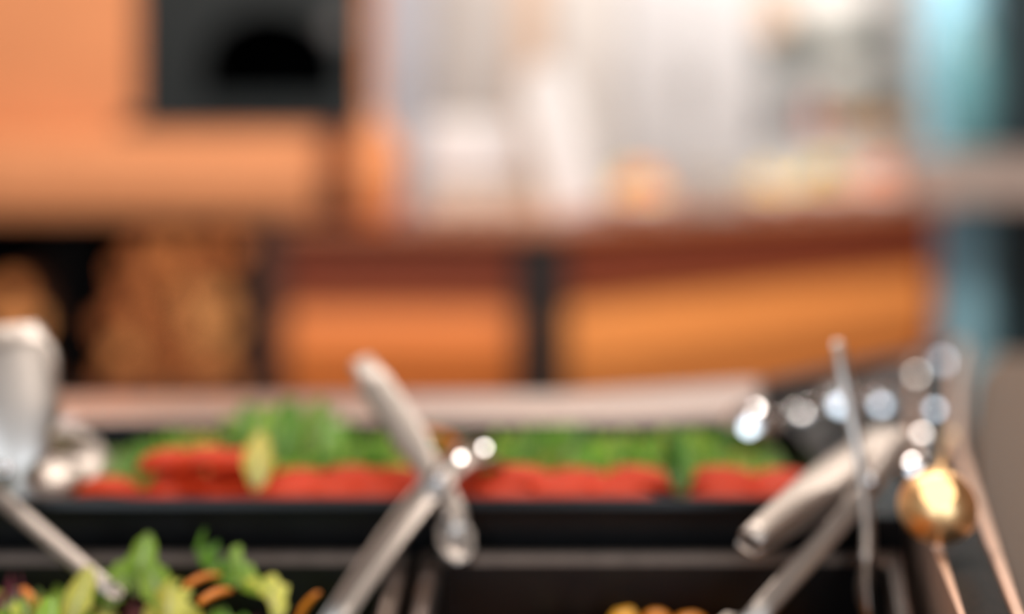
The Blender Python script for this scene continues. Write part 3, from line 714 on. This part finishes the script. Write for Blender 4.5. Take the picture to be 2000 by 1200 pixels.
for gi, (pa, pb) in enumerate(groups):
    for row, (yy, zz) in enumerate(((1.134, 0.990), (1.162, 0.996))):
        xa, xb = (pa - 1000) / F * yy, (pb - 1000) / F * yy
        n = max(2, round((xb - xa) / 0.046)); 
        for k in range(n):
            x = min(0.228, xa + 0.022 + (xb - xa - 0.044) * (k / max(1, n - 1)) + 0.014 * row * (gi != 3))
            sp = (xb - xa - 0.044) / max(1, n - 1)
            ow = put(WM[rnd.randrange(3)], 'tomato_wedge', (x, yy + rnd.uniform(-0.001, 0.001), zz + rnd.uniform(-0.001, 0.002)),
                (rnd.uniform(-0.15, 0.1), *((0.16, rnd.uniform(-0.03, 0.03)) if row else (-0.16, 3.14 + rnd.uniform(-0.03, 0.03)))), ['red tomato wedge between the broad-armed tongs and the tall lettuce tuft', 'red tomato wedge between the tall lettuce tuft and the raised tongs', 'red tomato wedge between the raised tongs and the leaf poking over the pan edge', 'red tomato wedge between the poking leaf and the spring tongs'][gi], 'tomato', 'tomato wedges')
for (px, py, yaw) in ((335, 902, 0.5), (405, 898, 0.6), (475, 902, 0.5), (212, 958, 0.1)):
    p = at(px, py, 1.15); put(WM[0], 'tomato_wedge', p, (0.05, 0.05, yaw), 'red tomato wedge topping the pile before the tall lettuce tuft' if px > 300 else 'red tomato wedge lying at the claw of the broad-armed tongs', 'tomato', 'tomato wedges', 0.8)
# orange carrot / pepper pieces
def chunk_mesh(l, w, h, seed):
    r = random.Random(seed); mb = MB(); N = 6; K = 8; vs = []; fs = []
    for i in range(N + 1):
        s = i / N; b = 0.18 * math.sin(math.pi * s)
        for k in range(K):
            a = 2 * math.pi * k / K; e = 0.55 + 0.45 * math.sin(math.pi * (0.12 + 0.76 * s))
            ca, sa = math.cos(a), math.sin(a)
            ca = math.copysign(abs(ca) ** 0.6, ca); sa = math.copysign(abs(sa) ** 0.6, sa)
            vs.append(((s - 0.5) * l, w / 2 * ca * e * r.uniform(0.93, 1.05), h / 2 * sa * e * r.uniform(0.93, 1.05) + b * l * 0.5))
    for i in range(N):
        for k in range(K): fs.append([i * K + k, i * K + (k + 1) % K, (i + 1) * K + (k + 1) % K, (i + 1) * K + k])
    fs += [list(range(K))[::-1], [N * K + k for k in range(K)]]
    return mb.add(vs, fs)
CARROT = mat('carrot_orange', (232, 132, 36), 0.4, var=0.12, scale=30)
PEPY = mat('pepper_yellow', (238, 172, 44), 0.3, var=0.14, scale=30)
PEPO = mat('pepper_amber', (226, 140, 30), 0.3, var=0.12, scale=30)
CM = [chunk_mesh(0.040, 0.009, 0.005, k).mesh('carrot_piece', CARROT, smooth=True) for k in range(3)]
for (px, py, yy, r) in ((870, 862, 1.19, 0.5), (890, 880, 1.185, -0.3)):
    put(CM[0], 'carrot_piece', at(px, py, yy), (0.3, r, r), 'orange carrot piece among the lettuce behind the tomatoes', 'carrot', 'carrot pieces in the tomato pan', 1.1)

# mixed salad in the near pan
LAB2 = {'pale': 'yellow-green salad leaf in the mixed leaf pan', 'mid': 'light green salad leaf in the mixed leaf pan', 'dark': 'bright green salad leaf in the mixed leaf pan', 'purple': 'purple radicchio leaf in the mixed leaf pan', 'deep': 'deep green salad leaf in the mixed leaf pan'}
rnd = random.Random(11)
for i in range(270):
    a, b = rnd.random(), 0.35 + 0.63 * rnd.random()
    x = -0.585 + 0.475 * a; y = 0.66 + 0.39 * b
    nm = rnd.choice(['pale', 'pale', 'pale', 'pale', 'mid', 'mid', 'mid', 'dark', 'purple'])
    me = rnd.choice(LM[nm]); rot = (rnd.uniform(-0.7, 0.7), rnd.uniform(-0.6, 0.6), rnd.uniform(0, 6.28)); sz = rnd.uniform(0.6, 0.95)
    put(me, 'salad_leaf', inside(me, rot, sz, (x, y, saladz(a, b) + 0.014 + rnd.random() * 0.014), -0.590, -0.105, 0.65, 1.056), rot, LAB2[nm], 'salad leaf', 'loose leaves of the mixed salad', sz)
for k, (px, py, yy, nm, rot, s) in enumerate([(275, 1080, 1.02, 'mid', (1.35, 0.25, 0.2), 0.95), (235, 1125, 1.01, 'mid', (0.9, 0.1, -0.3), 0.8), (310, 1135, 1.0, 'mid', (0.8, -0.3, 0.4), 0.75), (150, 1160, 0.98, 'pale', (1.0, 0.3, 0.1), 0.85),
                                              (420, 1105, 1.02, 'dark', (0.4, 0.1, 1.4), 0.8), (520, 1135, 1.0, 'pale', (0.6, 0.2, 0.8), 0.8), (330, 1160, 0.98, 'pale', (0.9, 0.5, 0.5), 0.8), (480, 1125, 1.01, 'mid', (0.4, 0, 1.0), 0.8)]):
    put(LM[nm][k % 4], 'salad_leaf', inside(LM[nm][k % 4], rot, s, at(px, py + 22, yy), -0.590, -0.105, 0.65, 1.056), rot, {'dark': 'bright green', 'mid': 'light green', 'pale': 'yellow-green'}[nm] + ' salad leaf sticking up from the mixed salad heap', 'salad leaf', 'upright leaves of the mixed salad', s)
for k, (px, py, yy) in enumerate([(395, 1135, 0.99), (420, 1165, 0.97), (65, 1180, 0.965), (600, 1190, 0.98)]):
    put(CM[k % 3], 'carrot_piece', at(px, py, yy), (rnd.uniform(-.5, .5), rnd.uniform(-1, 1), rnd.uniform(0, 3)), 'orange carrot piece in the mixed leaf pan', 'carrot', 'carrot pieces in the mixed salad', 0.75)
# yellow pepper chunks
PM = [chunk_mesh(0.022, 0.02, 0.016, 20 + k).mesh('pepper_chunk', (PEPY, PEPO)[k % 2], smooth=True) for k in range(4)]
layers = []
for lay in range(5):
    for iy in range(15):
        for ix in range(12):
            y = 0.70 + iy * 0.024 + rnd.uniform(-0.004, 0.004); x = -0.045 + ix * 0.0245 + rnd.uniform(-0.004, 0.004)
            top = 0.905 + 0.050 * math.exp(-((x - 0.11) / 0.105) ** 2) * math.exp(-((y - 0.95) / 0.10) ** 2)
            zz = 0.866 + lay * 0.017
            xr = 0.20 + 0.098 * (y - 0.62) / 0.468 - 0.035
            if zz <= top and zz > top - 0.024 and x < xr and y < 1.055:
                put(PM[rnd.randrange(4)], 'pepper_chunk', (x, y, zz), (rnd.uniform(-0.6, 0.6), rnd.uniform(-0.6, 0.6), rnd.uniform(0, 6.28)), 'yellow-orange pepper chunk heaped in the near black pan', 'pepper', 'yellow pepper chunks', rnd.uniform(0.9, 1.15))
bed(-0.042, 0.172, 0.648, 1.06, 0.853, lambda a, b: 0.863, 8, 10, mat('pepper_mince', (226, 150, 40), 0.5), 'chopped_pepper', 'finely chopped yellow pepper at the bottom of the pan', 0.27)

# ------------------------------------------------------------------ tongs and ladles
def lerp(a, b, t): return a + (b - a) * t
def arm_pts(H, P, T, bow, N=14):
    pts = []
    for i in range(N + 1):
        s = i / N
        pts.append((1 - s) ** 2 * H + 2 * s * (1 - s) * (2 * P - 0.5 * H - 0.5 * T) + s * s * T)
    return pts
def claw(T, d, nrm_, size, mb):
    """scalloped gripping head: shallow oval cup with a toothed edge"""
    d = d.normalized(); nrm_ = (nrm_ - d * nrm_.dot(d)).normalized(); a = d.cross(nrm_)
    N = 20; R = 4; vs = []; fs = []
    for layer in (0, 1):
        for r in range(R + 1):
            q = r / R
            for k in range(N):
                g = 2 * math.pi * k / N
                rr = q * (1 + (0.10 if k % 2 and r == R else 0))
                vs.append(T + d * (size * 0.75 * (rr * math.cos(g) + 0.7)) + a * (size * 0.5 * rr * math.sin(g)) + nrm_ * (size * 0.28 * (q * q - 1.0) - 0.0012 * layer))
    S = (R + 1) * N
    for layer in (0, 1):
        for r in range(R):
            for k in range(N):
                k2 = (k + 1) % N
                fs.append([layer * S + r * N + k, layer * S + r * N + k2, layer * S + (r + 1) * N + k2, layer * S + (r + 1) * N + k])
    for k in range(N):
        k2 = (k + 1) % N; fs.append([R * N + k, R * N + k2, S + R * N + k2, S + R * N + k])
    return mb.add(vs, fs)
def scissor_tongs(armA, armB, label, wA=0.020, wB=0.016, nA=None, nB=None, cs=0.04, csB=None, dB=0.28):
    allp = list(armA[:3]) + list(armB[:3])
    t = thing('serving_tongs', (armA[1].x, armA[1].y, min(p.z for p in allp)), label, 'tongs', 'steel scissor tongs in the salad bar')
    for (H, P, T), w, nn, c_, dd in ((armA, wA, nA, cs, 0.28), (armB, wB, nB, csB or cs, dB)):
        pts = arm_pts(H, P, T, 0)
        ws = [w * (0.75 if i == 0 else 1.15 if i < 5 else 0.85) for i in range(len(pts))]
        if nn is None: nn = Vector((0, -0.75, 0.65))
        o = MB().strip(pts, ws, nn, w * dd).build('arm', TONGS, t, smooth=True)
        sub(claw(T, T - P, Vector(nn), c_, MB()), 'claw', TONGS, o, smooth=True)
    P = (armA[1] + armB[1]) / 2; nn = Vector((0.05, -0.8, 0.6)).normalized()
    MB().tube([P - nn * 0.009, P + nn * 0.010, P + nn * 0.012], [0.006, 0.006, 0.003], 12).build('rivet', CHROME, t, smooth=True)
    return t
# middle tongs
Pm = at(858, 948, 1.098)
MIDT = scissor_tongs((at(703, 702, 1.20), Pm, at(880, 1020, 1.075)), (at(960, 900, 1.185), Pm + Vector((0, 0.004, 0.002)), at(640, 1238, 0.97)),
              'steel tongs standing between the tomato pan and the near pans with one arm raised', 0.024, 0.024, Vector((0.15, -0.9, 0.4)), Vector((-0.3, 0.6, -0.7)), 0.026, 0.026, 0.4)
armB = arm_pts(at(960, 900, 1.185), Pm + Vector((0, 0.004, 0.002)), at(640, 1238, 0.97), 0, 40)
for (px, cp) in ((895, 0.0025), (938, 0.0024)):          # chrome studs added on the arm for glints, turned to mirror the bar lamp
    b0 = min(armB[:20], key=lambda v: abs(1000 + v.x / v.y * F - px)); p = b0 + Vector((0.3, -0.6, 0.7)).normalized() * 0.010
    ne = ((Vector((0, 0, CAMZ)) - p).normalized() + (Vector((0.1, 0.2, 2.7)) - p).normalized()).normalized()
    q = Vector((0, 0, 1)).rotation_difference(ne)
    tm = MB().lathe([(0, -0.013), (cp, -0.013), (cp * 1.15, 0.0), (cp, 0.0015), (0, 0.0015)], (0, 0, 0), 18)
    MB().add([p + q @ v for v in tm.v], tm.f).build('glint_stud', CHROME, MIDT)
# right scissor tongs, one arm edge-on
Pr = at(1695, 945, 1.062)
scissor_tongs((at(1643, 665, 1.095), Pr, at(1702, 1105, 1.03)), (at(1770, 842, 1.13), Pr + Vector((0.004, 0.006, -0.002)), at(1455, 1228, 0.965)),
              'steel tongs over the yellow pepper pan with an arm turned edge-on', 0.022, 0.018, Vector((0.92, -0.3, 0.2)), Vector((0.25, -0.65, 0.72)), 0.036)
# left tongs with broad arm
Pl = at(45, 905, 1.12)
scissor_tongs((at(22, 636, 1.17), Pl, at(110, 892, 1.16)), (at(-190, 800, 1.2), at(-20, 950, 1.10), at(215, 1150, 0.99)),
              'steel tongs with a broad arm resting on the mixed leaf salad', 0.060, 0.014, Vector((0.2, -0.85, 0.45)), Vector((0.2, -0.6, 0.75)), 0.05, 0.010)
# spring tongs lying across the rail
def spring_tongs(A, B, w, label):
    t = thing('spring_tongs', ((A.x + B.x) / 2, (A.y + B.y) / 2, min(A.z, B.z) - 0.012), label, 'tongs')
    d = (B - A).normalized(); upv = (Vector((0, -0.55, 0.83)) - d * Vector((0, -0.55, 0.83)).dot(d)).normalized()
    for s in (1, -1):
        off = upv * 0.009 * s
        pts = [lerp(A, B, i / 14) + off * (1 - 0.25 * i / 14) + upv * s * 0.004 * math.sin(math.pi * i / 14) for i in range(15)]
        ws = [w * (1.0 if i < 9 else 1.0 - (i - 8) * 0.075) for i in range(15)]
        MB().strip(pts, ws, upv * s, w * 0.22).build('arm', TONGS, t, smooth=True)
    arc = [A + upv * 0.009 * math.cos(g) - d * 0.012 * math.sin(g) for g in [math.pi * k / 10 for k in range(11)]]
    a = d.cross(upv)
    m = MB(); vs = []; fs = []
    for q in arc: vs += [q + a * w * 0.5, q - a * w * 0.5]
    for k in range(10): fs.append([2 * k, 2 * k + 1, 2 * k + 3, 2 * k + 2])
    o = m.add(vs, fs).build('hinge_bend', CHROME, t, smooth=True)
    md = o.modifiers.new('solid', 'SOLIDIFY'); md.thickness = 0.0015
    return t
spring_tongs(on(1745, 857, 1.026), on(1462, 1062, 1.006), 0.030, 'flat-armed spring tongs lying from the granite rail across to the yellow pepper pan')

WIN_L = Vector((-1.55, -2.55, 1.8)); WIN_R = Vector((1.15, -2.55, 1.8)); LAMP = Vector((0.1, 0.2, 2.7))
def towards(p, light):
    """direction in which a flat facet at p has to look to mirror that light to someone at the bar"""
    return ((Vector((0, 0, CAMZ)) - p).normalized() + (light - p).normalized()).normalized()
def lathe_dir(mb, prof, c, axis, seg=28):
    q = Vector((0, 0, 1)).rotation_difference(axis)
    t = MB().lathe([(max(r, 0), z) for r, z in prof], (0, 0, 0), seg)
    mb.add([c + q @ v for v in t.v], t.f)
    return mb
def ladle(B, H, r, flat, m, label, lb, le, cap=0.006, handle_r=0.003):
    """ladle lying on its side: round bowl, rod handle; flat base and end button added as glint mirrors"""
    n = towards(B, lb)
    t = thing('ladle', (B.x, B.y, B.z - r * 0.9), label, 'ladle', 'ladles lying at the granite rail')
    k0 = math.asin(flat / r)
    prof = [(0, r * math.cos(k0)), (flat, r * math.cos(k0))] + [(r * math.sin(a), r * math.cos(a)) for a in [k0 + (math.pi / 2 - k0) * (k + 1) / 9 for k in range(9)]]
    ins = [(max(0, q[0] - 0.0015), q[1] - 0.0015) for q in prof][::-1]
    c = B - n * r * math.cos(k0)
    lathe_dir(MB(), prof + ins, c, n).build('bowl', m, t, smooth=False)
    dn = (H - c).normalized()
    e = dn - n * dn.dot(n); e = e.normalized() if e.length > 0.05 else Vector((1, 0, 0))
    st = c + e * r * 0.98
    pts = [st] + [lerp(st, H, s) + Vector((0, 0, 0.001 * math.sin(math.pi * s))) for s in (0.2, 0.4, 0.6, 0.8, 1.0)]
    MB().tube(pts, [handle_r * 0.8] + [handle_r] * 5, 10).build('handle', m, t, smooth=True)
    ne = towards(H, le)
    lathe_dir(MB(), [(0, -0.002), (cap, -0.002), (cap * 1.15, 0.0), (cap, 0.002), (0, 0.002)], H + ne * 0.003, ne, 20).build('glint_button', m, t, smooth=False)
    return t
ladle(on(1462, 836, 1.022), on(1840, 706, 1.016), 0.024, 0.0055, CHROME, 'long polished ladle with its bowl lying on the lettuce', WIN_L, WIN_L, 0.0052)
ladle(on(1565, 803, 1.003), on(1790, 736, 1.006), 0.012, 0.0034, CHROME, 'polished ladle lying just beyond the long ladle', LAMP, LAMP, 0.0037)
ladle(on(1642, 792, 1.010), on(1726, 742, 1.014), 0.019, 0.0058, CHROME, 'short polished ladle pointing along the corner of the salad bar', WIN_R, WIN_R, 0.0040)
ladle(on(1720, 792, 1.005), on(1824, 800, 1.009), 0.016, 0.004, CHROME, 'polished ladle with its handle over the granite rail', WIN_L, WIN_R, 0.0036)
ladle(on(1788, 921, 1.016), on(1800, 853, 1.006), 0.012, 0.0032, CHROME, 'small polished ladle beside the brass ladle', WIN_R, LAMP, 0.0036)
ladle(on(1832, 962, 1.041), on(1852, 850, 1.006), 0.027, 0.0115, BRASS, 'brass ladle with its round bowl on the granite rail', LAMP, WIN_R, 0.0036)

# ------------------------------------------------------------------ brown side counter
sc_ = thing('side_counter', (0.9, 1.5, 0), 'brown stone topped counter alongside the granite rail', 'counter')
edge = [(p[0] + 0.012, p[1]) for p in OUT]
MB().prism(edge + [(0.70, 2.07), (1.6, 2.07), (1.6, 0.5)], 0.915, 0.95).build('top', BROWNTOP, sc_, bevel=0.004)
MB().prism([(p[0] + 0.03, p[1]) for p in OUT] + [(0.72, 2.03), (1.55, 2.03), (1.55, 0.53)], 0.0, 0.915).build('body', mat('bar_dark_wood', (0, 0, 0)), sc_)
